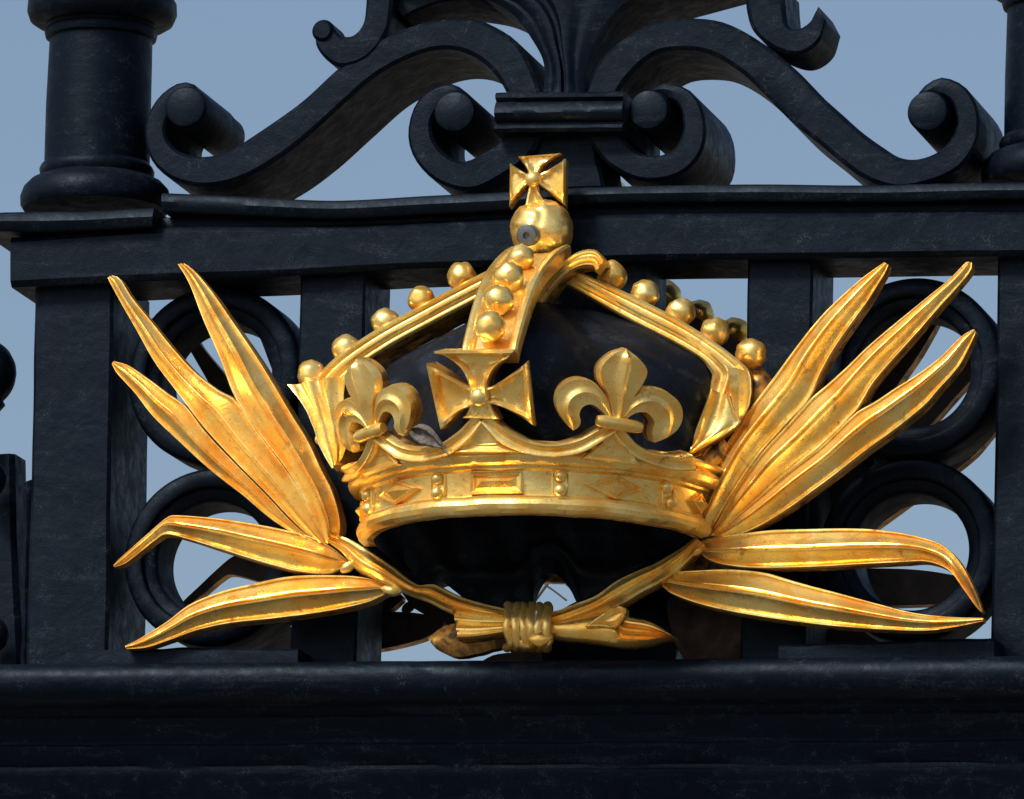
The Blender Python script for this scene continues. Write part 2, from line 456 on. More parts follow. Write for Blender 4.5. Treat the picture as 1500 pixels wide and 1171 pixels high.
def Rz(z):     # outer surface of the circlet and its flaring ornaments
    pts = [(-50, 262), (0, 262), (95, 279), (150, 292), (200, 308), (250, 326), (300, 345), (400, 380)]
    for (z1, a), (z2, b) in zip(pts, pts[1:]):
        if z <= z2: return a+(b-a)*(z-z1)/(z2-z1)
    return 380
def C(th, R, z):   # th in degrees, 0 faces straight out of the gate
    a = math.radians(th)
    return Vector((XC+R*math.sin(a), YC-R*math.cos(a), ZB+z))
def hitcrown(px, py):
    d = ray(px, py)
    t = (CAM-Vector((XC, YC, ZB))).length-520
    def f(t):
        p = CAM+d*t
        return math.hypot(p.x-XC, p.y-YC)-Rz(p.z-ZB)
    t0 = t
    while f(t) > 0 and t < t0+700: t += 6
    lo, hi = t-6, t
    for _ in range(18):
        m = (lo+hi)/2
        if f(m) > 0: lo = m
        else: hi = m
    return CAM+d*hi
def SM(px, py, h):
    p = hitcrown(px, py)
    n = Vector((p.x-XC, p.y-YC, 0)).normalized()
    n = (n+Vector((0, 0, -.30))).normalized()
    return p+n*h
def rotZ(o, deg):
    """turn the vertices of a part about the crown's axis"""
    off = root_loc(o.parent)
    ax = Vector((XC*.001, YC*.001, 0))-Vector((off.x, off.y, 0))
    rot = Matrix.Translation(ax) @ Matrix.Rotation(math.radians(deg), 4, 'Z') @ Matrix.Translation(-ax)
    o.data.transform(rot)

# band
bm = bmesh.new()
bprof = [(250, -2), (258, -1), (264, 4), (266, 11), (263, 18), (257, 21), (258, 24), (252, 27), (253, 45), (255, 60), (261, 63), (262, 66), (270, 67), (276, 71), (279, 78), (277, 85), (272, 88),
         (280, 90), (283, 94), (279, 99), (266, 101), (244, 99), (240, -2)]
add_lathe(bm, Vector((XC, YC, ZB)), bprof, a0=math.radians(-86), a1=math.radians(83), seg=110, matf=lambda j: 1 if j >= 20 else 0)
for v in bm.verts:
    v.co += Vector((noise.noise(v.co*.03), noise.noise(v.co*.03+Vector((5, 5, 5))), noise.noise(v.co*.025+Vector((1, 9, 5)))))*1.5
band = link('band', bm, [GOLD, WORN, BACK], crown, smooth=34)

def relief(bm, th, R, z, verts, faces):
    """verts (p along the band, q up, h out) placed on the band at angle th"""
    vs = []
    for p_, q, h in verts:
        vs.append(bm.verts.new(C(th+math.degrees(p_/R), R+h, z+q)))
    for f in faces: bm.faces.new([vs[i] for i in f])

def lozenge(th, hw, hh):
    bm = bmesh.new()
    o = [(-hw, 0), (0, -hh), (hw, 0), (0, hh)]
    vs, fs = [], []
    for sc_, h in ((1, -4), (1, 5), (.86, 6), (.80, 3), (.76, 3)):
        vs += [(x*sc_, y*sc_, h) for x, y in o]
    vs += [(-hw*.22, 0, 12), (hw*.22, 0, 12)]
    for l in range(4):
        for k in range(4):
            fs.append((l*4+k, l*4+(k+1) % 4, l*4+4+(k+1) % 4, l*4+4+k))
    fs += [(16, 17, 20), (17, 18, 21), (17, 21, 20), (18, 19, 21), (19, 16, 20), (19, 20, 21)]
    relief(bm, th, 256, 43, vs, fs)
    link('lozenge_gem', bm, [GOLD], band, smooth=20)
def oblong(th, hw, hh):
    bm = bmesh.new()
    o = [(-hw, -hh), (hw, -hh), (hw, hh), (-hw, hh)]
    vs, fs = [], []
    for d, h in ((0, -4), (0, 6), (2.5, 8), (5, 6), (6, 2)):
        vs += [(x-math.copysign(d, x), y-math.copysign(d, y), h) for x, y in o]
    vs += [(-hw+18, 1, 10), (hw-18, 1, 10)]
    for l in range(4):
        for k in range(4):
            fs.append((l*4+k, l*4+(k+1) % 4, l*4+4+(k+1) % 4, l*4+4+k))
    fs += [(16, 17, 21, 20), (17, 18, 21), (18, 19, 20, 21), (19, 16, 20)]
    relief(bm, th, 253, 43, vs, fs)
    link('oblong_gem', bm, [GOLD], band, smooth=20)
def pearls(th, tilt=0.0):
    bm = bmesh.new()
    pr = []
    for k in range(28):
        a = 2*math.pi*k/28
        p_ = 12*math.cos(a); q = 12*math.sin(a)+(10 if math.sin(a) > 0 else -10)
        pr.append((p_, q))
    vs, fs = [], []
    for s_, h in ((1, -4), (1, 4), (.9, 5), (.82, 2.5)):
        vs += [(x*s_, y*s_, h) for x, y in pr]
    for l in range(3):
        for k in range(28): fs.append((l*28+k, l*28+(k+1) % 28, l*28+28+(k+1) % 28, l*28+28+k))
    fs.append(tuple(range(84, 112)))
    relief(bm, th, 253, 43, vs, fs)
    add_ball(bm, C(th-tilt, 258, 43+10.5), 9.5, 18, 12); add_ball(bm, C(th+tilt, 258, 43-10.5), 9.5, 18, 12)
    link('pearl_pair', bm, [GOLD], band, smooth=40)
oblong(0, 38, 16)
for s in (-1, 1):
    pearls(s*20.5); lozenge(s*38.8, 47, 18); pearls(s*59.5, 1.0); lozenge(s*77, 24, 15)

# ---- ornaments on the circlet, traced on the crown's flaring surface
S13 = [0, .06, .14, .22, .34, .46, .5, .54, .66, .78, .86, .94, 1]
def armH(base, rim, dip, endrim=True):
    def Hf(t, s, w):
        e = min(s, 1-s)*w
        r = rim*math.exp(-((e-4)/3.5)**2)
        if e < 1.0: r -= 4
        x = base + r - dip*min(1, e/10)
        if endrim and t > .86: x = max(x, base+rim*math.exp(-((t-.95)/.05)**2))
        if t > .985: x -= 3
        return x
    return Hf
def petalH(base, ridge):
    def Hf(t, s, w):
        k = min(1.0, w/40)
        q = 1-abs(s-.5)*2
        edge = min(1, q/.16)
        return base*(.25+.75*edge**.5)*(.55+.45*k) + ridge*k*math.exp(-((s-.5)/.10)**2)*edge + 2*k*math.exp(-((q-.14)/.05)**2)
    return Hf
def roundH(h):
    def Hf(t, s, w):
        return h*math.sqrt(max(0.0, 1-(2*s-1)**2))
    return Hf
def strapH(h):
    def Hf(t, s, w):
        q = min(s, 1-s)
        return h*(min(1, q/.12)**.6) - 5*math.exp(-((s-.5)/.16)**2)
    return Hf

def arm(bm, A, B, base=15, rim=8, dip=9, back=14):
    add_loft(bm, A, B, SM, S13, armH(base, rim, dip), n=18, back=back)

def cross_parts(par):
    bm = bmesh.new()
    arm(bm, [(708, 567), (726, 563), (752, 546), (774, 529)], [(708, 593), (728, 592), (760, 607), (785, 623)])
    arm(bm, [(705, 567), (688, 564), (662, 549), (632, 531)], [(705, 593), (687, 598), (671, 610), (653, 628)])
    arm(bm, [(694, 580), (692, 560), (682, 539), (662, 522), (644, 513)], [(720, 580), (720, 558), (730, 538), (746, 523), (756, 511)], base=18, rim=8, dip=9, back=18)
    arm(bm, [(695, 584), (690, 598), (683, 612)], [(720, 584), (727, 600), (735, 614)], base=12, rim=4, dip=2)
    o = link('cross_pattee', bm, [GOLD, WORN, BACK], par, smooth=32)
    b2 = bmesh.new()
    c = SM(706.5, 580, 14)
    add_ball(b2, c, 14, 20, 14)
    s = link('boss', b2, [GOLD], o)
    return o, s
cross0, boss0 = cross_parts(crown)
pc = SM(706.5, 580, 0)
TH0 = math.degrees(math.atan2(pc.x-XC, -(pc.y-YC)))
def dup_tree(o, deg, par=None):
    c = o.copy(); c.data = o.data.copy(); COL.objects.link(c)
    c.parent = par if par else o.parent
    rotZ(c, deg)
    for ch in list(o.children):
        dup_tree(ch, deg, c)
    return c

def fleur_parts(par):
    bm = bmesh.new()
    S17 = [i/16 for i in range(17)]
    add_loft(bm, [(913, 510), (893, 517), (874, 534), (873, 555), (887, 582), (893, 614)], [(915, 510), (931, 523), (945, 541), (941, 557), (925, 580), (911, 616)], SM, S17, petalH(16, 7), n=26, back=8)
    o = link('fleur_de_lis', bm, [GOLD, WORN, BACK], par, smooth=40)
    for A, B in (([(893, 606), (886, 582), (870, 560), (848, 552), (829, 556), (816, 568), (811, 586), (816, 604), (827, 619), (837, 629)],
                  [(890, 616), (880, 605), (869, 596), (862, 593), (855, 595), (850, 600), (848, 608), (850, 616), (847, 624), (839, 630)]),
                 ([(908, 604), (920, 582), (937, 569), (957, 566), (977, 575), (989, 589), (992, 607), (985, 625), (969, 640), (955, 647)],
                  [(911, 616), (920, 608), (929, 604), (938, 605), (944, 611), (947, 618), (945, 627), (945, 636), (949, 644), (953, 647)])):
        b2 = bmesh.new()
        add_loft(b2, A, B, SM, S17, petalH(17, 5), n=36, back=8, pairs=True)
        link('petal', b2, [GOLD, WORN, BACK], o, smooth=45)
    b3 = bmesh.new()
    add_tube(b3, [SM(870+62*i/10, 614+11*i/10, 15) for i in range(11)], [7, 9, 9.5, 9.5, 9.5, 9.5, 9.5, 9.5, 9.5, 9, 7], 14)
    link('crossbar', b3, [GOLD], o)
    return o
fleur0 = fleur_parts(crown)
pf = SM(902, 600, 0)
THF = math.degrees(math.atan2(pf.x-XC, -(pf.y-YC)))

# U-shaped straps that sweep from the cross down to the circlet and up to the fleur
def strap_part(par):
    bm = bmesh.new()
    A = [(713, 598), (726, 610), (741, 624), (760, 636), (780, 645), (813, 648), (843, 641), (868, 628), (888, 618)]
    B = [(708, 622), (716, 632), (732, 648), (754, 660), (780, 668), (813, 671), (850, 665), (880, 648), (902, 632)]
    add_loft(bm, A, B, SM, [i/12 for i in range(13)], strapH(13), n=44, back=14, pairs=True)
    return link('strap', bm, [GOLD, WORN, BACK], par, smooth=40)
strap0 = strap_part(crown)
bm = bmesh.new()
A = [(902, 618), (916, 632), (930, 648), (952, 660), (985, 664), (1006, 662)]
B = [(892, 632), (902, 650), (922, 668), (950, 682), (985, 690), (1012, 690)]
add_loft(bm, A, B, SM, [i/12 for i in range(13)], strapH(13), n=34, back=14, pairs=True)
strap1 = link('strap', bm, [GOLD, WORN, BACK], crown, smooth=40)
# spandrel fillets under the cross and fleur
bm = bmesh.new()
add_loft(bm, [(712, 606), (690, 640), (664, 664)], [(716, 606), (744, 640), (774, 664)], SM, S13, armH(6, 4, 3), n=16, back=12)
fill0 = link('spandrel', bm, [GOLD, WORN, BACK], crown, smooth=35)
bm = bmesh.new()
add_loft(bm, [(896, 622), (878, 648), (850, 672)], [(899, 622), (918, 652), (938, 684)], SM, S13, armH(6, 4, 3), n=16, back=12)
fill1 = link('spandrel', bm, [GOLD, WORN, BACK], crown, smooth=35)

def mirror_copy(o, par=None, deg=0):
    """mirrored about the vertical plane through the crown's axis, then turned"""
    c = o.copy(); c.data = o.data.copy(); COL.objects.link(c)
    c.parent = par if par else o.parent
    off = root_loc(o.parent)
    ax = XC*.001-off.x
    me = c.data
    for v in me.vertices: v.co.x = 2*ax-v.co.x
    me.flip_normals()
    if deg: rotZ(c, deg)
    for ch in list(o.children): mirror_copy(ch, c, deg)
    return c
DOFF = 2*TH0
mirror_copy(fleur0, deg=DOFF); mirror_copy(strap0, deg=DOFF); mirror_copy(strap1, deg=DOFF); mirror_copy(fill1, deg=DOFF)
def tilt_out(o, deg, out):
    off = root_loc(o.parent)
    th = math.radians(deg)
    pv = C(deg, 285, 100)*.001+Vector((0, 0, Z0))-off
    t = Matrix.Translation(Vector((math.sin(th), -math.cos(th), 0))*out*.001) @ Matrix.Translation(pv) @ Matrix.Rotation(math.radians(-9), 4, Vector((math.cos(th), math.sin(th), 0))) @ Matrix.Translation(-pv)
    for q in [o]+list(o.children): q.data.transform(t)
def side_cross(deg, out):
    c = dup_tree(cross0, deg-TH0); tilt_out(c, deg, out)
S25 = [i/24 for i in range(25)]
def fluteH(t, s, w): return 8+5*math.cos(s*2*math.pi*3)*min(1, w/45)+4*math.sin(math.pi*s)
bm = bmesh.new()
add_loft(bm, [(428, 566), (436, 577), (452, 600), (464, 626), (474, 655), (486, 680), (490, 688)],
         [(512, 552), (511, 570), (510, 600), (511, 625), (513, 650), (508, 670), (502, 679)], plane(YC-52, -.25, 0, (470, 620)), S25, fluteH, n=34, back=34, pairs=True, wob=1.5, seed=31)
sc0 = link('cross_pattee', bm, [GOLD, WORN, BACK], crown, smooth=35)
bm = bmesh.new(); add_ball(bm, P(470, 644, YC-40), 9, 16, 12); link('boss', bm, [GOLD], sc0)
bm = bmesh.new()
def shieldH(t, s, w): return 4+13*max(0, 1-abs(s-.42)*2.1)
add_loft(bm, [(1066, 540), (1069, 560), (1072, 585), (1078, 604), (1083, 614)],
         [(1098, 545), (1101, 565), (1099, 588), (1092, 606), (1085, 615)], plane(YC-44, .15, 0, (1080, 580)), S25, shieldH, n=24, back=26, pairs=True, wob=1, seed=33)
sc1 = link('cross_pattee', bm, [GOLD, WORN, BACK], crown, smooth=25)
bm = bmesh.new()
add_loft(bm, [(1042, 572), (1030, 606), (1018, 640), (1010, 664)], [(1070, 580), (1078, 604), (1084, 622), (1018, 667)], plane(YC-44, .1, 0, (1050, 620)), S25,
         lambda t, s, w: 5+9*math.exp(-((s-.1)/.08)**2)+5*math.exp(-((s-.95)/.07)**2)+3*math.sin(s*9+t*5), n=24, back=22, pairs=True, wob=1, seed=34)
link('cross_arm', bm, [GOLD, WORN, BACK], sc1, smooth=30)
bm = bmesh.new(); add_ball(bm, P(1112, 580, YC+14), 27, 24, 18, (.9, 1, 1.5), .12); link('cross_back', bm, [WORN], sc1)
bm = bmesh.new()
add_loft(bm, [(1006, 668), (1024, 668), (1044, 658), (1060, 642)], [(1012, 690), (1034, 690), (1056, 678), (1070, 655)], plane(YC-30), S25, lambda t, s, w: 10*math.sqrt(max(0, 1-(2*s-1)**2)), n=20, back=20, pairs=True)
link('strap', bm, [WORN, WORN, BACK], crown, smooth=40)

# ---- arches
def archH(t, s, w):
    # moulding: two rounds and a hollow
    return 5*math.exp(-((s-.12)/.09)**2)+6*math.exp(-((s-.52)/.12)**2)+5*math.exp(-((s-.9)/.08)**2)-3
SA = [i/20 for i in range(21)]
def side_arch(A, B, pearl_px, r):
    bm = bmesh.new()
    add_loft(bm, A, B, fplane(YC-36), SA, archH, n=60, back=74, pairs=True, wob=1.0, seed=r)
    o = link('arch', bm, [GOLD, WORN, BACK], crown, smooth=40)
    for px, py in pearl_px:
        rr = r*random.uniform(.93, 1.05)
        b2 = bmesh.new(); add_ball(b2, P(px+(3 if px < 790 else -3), py+5, YC-6), rr, 24, 18, (random.uniform(.95, 1.04), 1, random.uniform(.95, 1.04)), .13)
        link('pearl', b2, [GOLD], o)
    return o
side_arch([(828, 386), (843, 394), (925, 432), (996, 469), (1050, 503), (1086, 531), (1096, 542), (1092, 558), (1080, 585), (1060, 622), (1030, 674)],
          [(820, 411), (830, 418), (914, 466), (990, 505), (1026, 526), (1038, 540), (1043, 549), (1041, 560), (1036, 584), (1021, 624), (1004, 670)],
          [(900, 400), (948, 426), (1000, 453), (1050, 482), (1103, 514)], 23)
side_arch([(788, 374), (752, 379), (722, 392), (704, 401), (620, 444), (528, 497), (466, 548), (455, 590), (468, 640), (492, 690)],
          [(788, 406), (752, 414), (722, 428), (698, 440), (635, 473), (570, 509), (505, 556), (490, 592), (500, 640), (520, 690)],
          [(453, 544), (504, 508), (562, 467), (614, 434), (674, 402)], 22)

# front arch, in the plane that faces out of the gate
def zsolve(v, py, th=0):
    lo, hi = -200, 700
    for _ in range(40):
        m = (lo+hi)/2
        if proj(C(th, v, m))[1] > py: lo = m
        else: hi = m
    return (lo+hi)/2
def vsolve(px, py):
    lo, hi = -100, 500
    for _ in range(40):
        m = (lo+hi)/2
        if proj(C(0, m, zsolve(m, py)))[0] > px: lo = m
        else: hi = m
    return (lo+hi)/2
cp = cat_rom([(vsolve(px, py), zsolve(vsolve(px, py), py)) for px, py in ((718, 524), (721, 508), (735, 456), (750, 416), (768, 390), (782, 377), (792, 372))], 40)
prof = [(-39, -14), (-41, 0), (-41, 9), (-38, 12), (-33, 12), (-27, 9), (-23, 2), (0, 1), (23, 2), (27, 9), (33, 12), (38, 12), (41, 9), (41, 0), (39, -14)]
bm = bmesh.new(); rows = []
for i, (v, z) in enumerate(cp):
    a, b = cp[max(i-1, 0)], cp[min(i+1, 39)]
    tv, tz = b[0]-a[0], b[1]-a[1]; l = math.hypot(tv, tz)
    nv, nz_ = tz/l, -tv/l
    rows.append([bm.verts.new(C(0, v+nv*h, z+nz_*h)+Vector((x*(1+.12*i/39), 0, 0))) for x, h in prof])
for r1, r2 in zip(rows, rows[1:]):
    for j in range(len(prof)):
        k = (j+1) % len(prof); f = bm.faces.new((r1[j], r1[k], r2[k], r2[j]))
        if j == len(prof)-1: f.material_index = 1
bm.faces.new(rows[0]); bm.faces.new(rows[-1])
farch = link('arch', bm, [GOLD, WORN, BACK], crown, smooth=40)
for px, py, r in ((720, 479, 22), (733, 440, 22), (747, 406, 22), (765, 378, 20)):
    b2 = bmesh.new(); v = vsolve(px, py)+6; add_ball(b2, C(0, v, zsolve(v, py)), r, 24, 18, (1, 1, random.uniform(.94, 1.03)), .13)
    link('pearl', b2, [GOLD], farch)
# rolled shoulder where the front arch turns over into the side arch
bm = bmesh.new()
Mz = plane(YC-62)
add_loft(bm, [(752, 520), (760, 492), (772, 452), (790, 416), (818, 388), (848, 368), (872, 366), (886, 380)],
         [(764, 520), (776, 490), (790, 456), (808, 428), (832, 402), (852, 392), (868, 392), (872, 398)], plane(YC-62), SA, archH, n=50, back=50, pairs=True, backf=lambda t: 50-20*t)
link('arch_shoulder', bm, [GOLD, WORN, BACK], crown, smooth=40)

# cap: black lining bulging between the arches
bm = bmesh.new()
cprof = cat_rom([(4, 62), (90, 58), (165, 50), (215, 40), (236, 32), (250, 95), (268, 160), (272, 210), (250, 250), (195, 292), (130, 324), (60, 347), (4, 354)], 60)
rows = []
NA = 90
for i in range(NA+1):
    th = -96+188*i/NA
    row = []
    for j, (r, z) in enumerate(cprof):
        a = math.radians(th)
        f = noise.noise(Vector((math.sin(a)*2.2, math.cos(a)*2.2, z*.010)))*16 + noise.noise(Vector((math.sin(a)*4.5+.02*z, math.cos(a)*4.5, z*.016+5)))*11 + 5*math.sin(th*.22+z*.03)
        k = min(1, max(0, (z-60)/110))
        sc_ = 1-.30*k*math.sin(math.radians(2*th))**2 if abs(th) < 90 else 1
        row.append(bm.verts.new(C(th, max(2, r*.97*sc_+f*math.sin(math.pi*min(1, j/59*1.0))**.7), z)))
    rows.append(row)
for r1, r2 in zip(rows, rows[1:]):
    for j in range(len(cprof)-1): bm.faces.new((r1[j], r1[j+1], r2[j+1], r2[j]))
link('cap', bm, [CAPM], crown, smooth=80)

# folds of the lining that hang in the opening under the circlet
bm = bmesh.new()
def foldH(t, s, w):
    return (16*math.sin(t*23+s*2.2)+10*math.sin(t*41+1.3-s*3))*(.25+.75*s) + 12*math.exp(-((s-.72-.1*math.sin(t*9))/.09)**2)
add_loft(bm, [(530, 752), (596, 740), (640, 735), (700, 730), (770, 728), (850, 732), (930, 742), (1000, 760), (1022, 770)],
         [(540, 806), (574, 836), (604, 866), (640, 862), (654, 857), (669, 868), (690, 884), (740, 896), (776, 892), (786, 866), (800, 846), (816, 843), (832, 862), (848, 886), (900, 874), (950, 850), (998, 812), (1024, 792)],
         fplane(YC+46), [i/28 for i in range(29)], foldH, n=150, back=14)
link('cap_lining', bm, [CAPM, CAPM, CAPM], crown, smooth=80)

# orb, its screw and the cross on top
bm = bmesh.new()
oc = P(794, 338, YC)
add_ball(bm, oc, 46, 64, 44, (1, .95, 1), .05)
for v in bm.verts:
    q = v.co-oc
    if abs(math.floor((q.z+15*noise.noise(v.co*.02))/26) % 2) == (1 if q.x > 4 else 0) and q.y < -14 and abs(q.x-4) > 3: v.co += q.normalized()*2.0
orb = link('orb', bm, [GOLD], crown)
bm = bmesh.new()
def sphere_hit(px, py, c, r):
    d = ray(px, py); q = CAM-c
    b = q.dot(d); t = -b-math.sqrt(max(0, b*b-q.dot(q)+r*r))
    return CAM+d*t
sp = sphere_hit(774, 345, oc, 49)
nn = ((sp-oc).normalized()+Vector((.1, -.8, -.1))).normalized()
rot = nn.to_track_quat('Z', 'Y').to_matrix().to_4x4()
add_lathe(bm, Vector((0, 0, 0)), [(0.01, -20), (16, -20), (16, 7), (14, 9.5), (9, 10.5), (5.4, 10.5), (4.6, 5.0), (0.01, 4.2)], seg=36, closed=False)
bmesh.ops.transform(bm, matrix=Matrix.Translation(sp) @ rot, verts=bm.verts)
link('screw', bm, [SCREW], orb)
Mt = plane(YC-14, .10, 0, (785, 265))
bm = bmesh.new()
def tarm(A, B): add_loft(bm, A, B, Mt, S13, armH(8, 3.5, 3), n=14, back=22, backf=lambda t: 18)
tarm([(776, 257), (771, 246), (760, 231)], [(790, 257), (797, 244), (823, 226)])
tarm([(774, 257), (766, 252), (748, 241)], [(774, 273), (764, 282), (747, 304)])
tarm([(791, 257), (804, 250), (830, 234)], [(791, 273), (806, 284), (829, 303)])
tarm([(776, 273), (774, 284), (769, 306)], [(789, 273), (793, 286), (806, 306)])
tc = link('top_cross', bm, [GOLD, WORN, BACK], orb, smooth=30)
bm = bmesh.new(); add_ball(bm, Mt(782.5, 265, 9), 12.5, 20, 14)
link('boss', bm, [GOLD], tc) if False else link('cross_boss', bm, [GOLD], orb)

# =================================================================== LEAF SPRAY
YL = -76.0
GROUPL = 'gilded leaf sprays on the two faces of the gate'
spray = thing('leaf_spray', 'gilded spray of long leaves on two crossed stems tied below the crown', 'leaf spray', P(775, 950, YL), GROUPL)
PROF = [(0, 1), (.010, 5), (.026, 7.5), (.058, 7.5), (.078, 4.5), (.095, 4), (.24, 11), (.395, 18.5), (.425, 22), (.455, 22.5), (.48, 19), (.5, 17.5),
        (.52, 19), (.545, 22.5), (.575, 22), (.605, 18.5), (.76, 11), (.905, 4), (.922, 4.5), (.942, 7.5), (.974, 7.5), (.990, 5), (1, 1)]
def skewed(skew):
    return [(q/.5*skew if q < .5 else skew+(q-.5)/.5*(1-skew)) for q, h in PROF]
def leafH(base, sl, seed):
    hh = dict((round(a, 5), h) for a, (q, h) in zip(sl, PROF))
    def Hf(t, s, w):
        k = min(1.0, w/50)
        return base*(.4+.6*k) + hh[round(s, 5)]*k*1.05 + noise.noise(Vector((t*11, s*3, base+seed)))*.8*k + noise.noise(Vector((t*34, s*9, seed)))*.35*k
    return Hf
def leaf(A, B, M, skew=.5, n=64, back=16, ridge=19, seed=0, base=10, pairs=False):
    bm = bmesh.new()
    sl = skewed(skew)
    add_loft(bm, A, B, M, sl, leafH(base, sl, seed), n=n, back=back, wob=.4, seed=seed, pairs=pairs)
    return link('leaf', bm, [GOLD, WORN, BACK], spray, smooth=33)

def bentplane(y, ctr, dirpx, fwd, bend=0.0):
    """plane whose depth eases from the base of the leaf to its tip"""
    def M(px, py, h):
        k = ((px-ctr[0])*dirpx[0]+(py-ctr[1])*dirpx[1])
        yy = y - fwd*k - bend*k*k
        p = P(px, py, yy)
        p.y -= h
        return p
    return M
ML = bentplane(YL-8, (490, 790), (-.0018, -.0018), 28, -10)
# left trio, tip first
leaf([(263, 389), (279, 416), (301, 471), (326, 528), (348, 585), (380, 634), (430, 700), (462, 758), (478, 797)],
     [(272, 388), (285, 397), (315, 431), (348, 477), (380, 523), (408, 567), (435, 613), (457, 649), (476, 690), (493, 725), (503, 764), (500, 790), (489, 799)], ML, skew=.55, seed=1, base=14)
leaf([(159, 408), (175, 438), (203, 487), (230, 534), (255, 568), (275, 594), (306, 634), (350, 681), (396, 728), (440, 774), (468, 797)],
     [(166, 405), (177, 409), (196, 438), (230, 479), (257, 512), (290, 548), (326, 575), (350, 588), (382, 634), (432, 702), (464, 760), (480, 797)], ML, skew=.45, seed=2, base=9)
leaf([(165, 534), (173, 548), (200, 578), (227, 613), (273, 657), (313, 693), (357, 727), (400, 763), (440, 787), (466, 798)],
     [(168, 530), (189, 536), (219, 556), (249, 578), (275, 596), (304, 634), (348, 681), (394, 728), (438, 774), (472, 797)], ML, skew=.5, seed=3, base=7)
M4 = bentplane(YL, (500, 820), (-.003, 0), 10, 8)
leaf([(167, 829), (177, 819), (197, 802), (223, 779), (247, 760), (262, 757), (317, 761), (363, 767), (417, 777), (457, 787), (490, 804), (510, 822)],
     [(169, 832), (185, 827), (212, 807), (230, 793), (246, 785), (280, 793), (323, 807), (373, 823), (407, 833), (440, 841), (487, 843), (509, 828)], M4, skew=.45, seed=4, base=8, pairs=True)
leaf([(184, 947), (200, 940), (223, 927), (250, 910), (280, 888), (323, 870), (373, 857), (430, 846), (507, 845), (548, 850), (572, 860)],
     [(187, 952), (218, 950), (250, 940), (290, 927), (340, 917), (423, 908), (490, 898), (540, 886), (560, 876), (569, 870), (573, 864)], M4, skew=.5, seed=5, base=8)
# right trio
MR = bentplane(YL-8, (1040, 780), (.0018, -.0018), 28, -10)
leaf([(1297, 386), (1268, 408), (1240, 433), (1208, 465), (1177, 503), (1142, 550), (1120, 579), (1088, 623), (1063, 664), (1041, 711), (1030, 740), (1022, 764), (1030, 784)],
     [(1303, 390), (1300, 400), (1291, 417), (1272, 449), (1250, 481), (1227, 515), (1208, 550), (1191, 587), (1158, 624), (1120, 666), (1076, 728), (1050, 770), (1040, 786)], MR, skew=.5, seed=6, base=14)
leaf([(1417, 385), (1392, 411), (1357, 440), (1316, 474), (1272, 512), (1243, 541), (1215, 566), (1190, 587), (1157, 624), (1118, 667), (1075, 728), (1048, 774), (1036, 788)],
     [(1425, 386), (1424, 398), (1401, 427), (1379, 452), (1347, 490), (1316, 525), (1284, 563), (1268, 591), (1256, 608), (1206, 657), (1153, 699), (1110, 736), (1052, 786)], MR, skew=.48, seed=7, base=10)
leaf([(1427, 483), (1411, 493), (1379, 525), (1347, 550), (1313, 572), (1284, 591), (1255, 608), (1205, 656), (1152, 697), (1108, 735), (1046, 787)],
     [(1430, 488), (1427, 498), (1408, 538), (1379, 572), (1357, 598), (1316, 632), (1272, 664), (1221, 703), (1162, 746), (1127, 767), (1096, 781), (1060, 789)], MR, skew=.45, seed=8, base=8)
M5 = bentplane(YL, (1030, 830), (.003, 0), 10, 8)
leaf([(1440, 896), (1426, 857), (1406, 822), (1384, 801), (1352, 789), (1304, 780), (1252, 776), (1183, 777), (1127, 779), (1061, 787), (1030, 794), (1022, 800)],
     [(1437, 897), (1430, 889), (1414, 866), (1392, 838), (1362, 826), (1328, 827), (1269, 830), (1203, 834), (1131, 836), (1072, 832), (1040, 822), (1023, 808)], M5, skew=.55, seed=9, base=8, pairs=True)
leaf([(1441, 906), (1391, 905), (1339, 899), (1287, 886), (1235, 872), (1165, 853), (1124, 841), (1079, 836), (1020, 838), (985, 841), (967, 849)],
     [(1441, 911), (1401, 920), (1356, 926), (1287, 925), (1217, 920), (1148, 912), (1079, 901), (1027, 888), (985, 871), (972, 860), (966, 853)], M5, skew=.5, seed=10, base=8)

# stems
MS = bentplane(YL-10, (775, 920), (0, 0), 0)
S9 = [i/16 for i in range(17)]
def stemRH(t, s, w):
    return 15*math.sqrt(max(0, 1-(2*s-1)**2))*(1+.25*math.cos(s*18))
bm = bmesh.new()
add_loft(bm, [(494, 786), (505, 787), (534, 801), (574, 828), (612, 858), (637, 857), (682, 876), (745, 893)],
         [(484, 799), (502, 812), (524, 837), (570, 860), (620, 880), (660, 898), (700, 908), (745, 914)], MS, S9, stemRH, n=44, back=14, wob=2, seed=21)
link('stem', bm, [GOLD, WORN, BACK], spray, smooth=45)
bm = bmesh.new()
add_loft(bm, [(798, 900), (830, 890), (866, 876), (901, 853), (936, 836), (992, 808), (1020, 788)],
         [(798, 932), (830, 924), (870, 908), (908, 890), (938, 874), (985, 846), (1034, 800)], MS, S9, stemRH, n=44, back=16, wob=2, seed=22)
link('stem', bm, [GOLD, WORN, BACK], spray, smooth=45)
# cut stem end left of the tie, bud on the right
bm = bmesh.new()
def cutH(t, s, w): return 14+5*math.exp(-((s-.06)/.05)**2)+4*math.exp(-((s-.93)/.05)**2)-6*math.exp(-((s-.5)/.25)**2)+3*math.sin(s*22)
add_loft(bm, [(666, 893), (690, 897), (742, 903)], [(674, 940), (700, 938), (742, 931)], MS, S9, cutH, n=16, back=18)
link('cut_stem_end', bm, [GOLD, WORN, BACK], spray, smooth=35)
bm = bmesh.new()
add_loft(bm, [(626, 934), (655, 918), (700, 912), (745, 916)], [(640, 952), (662, 962), (700, 958), (745, 946)], bentplane(YL+16, (775, 920), (0, 0), 0), S9, lambda t, s, w: 6*math.sin(math.pi*s), n=16, back=22, wob=3, seed=4)
link('cut_stem_end', bm, [WORN, WORN, BACK], spray, smooth=35, label='rough brown stub of the stem with little gilding left')
bm = bmesh.new()
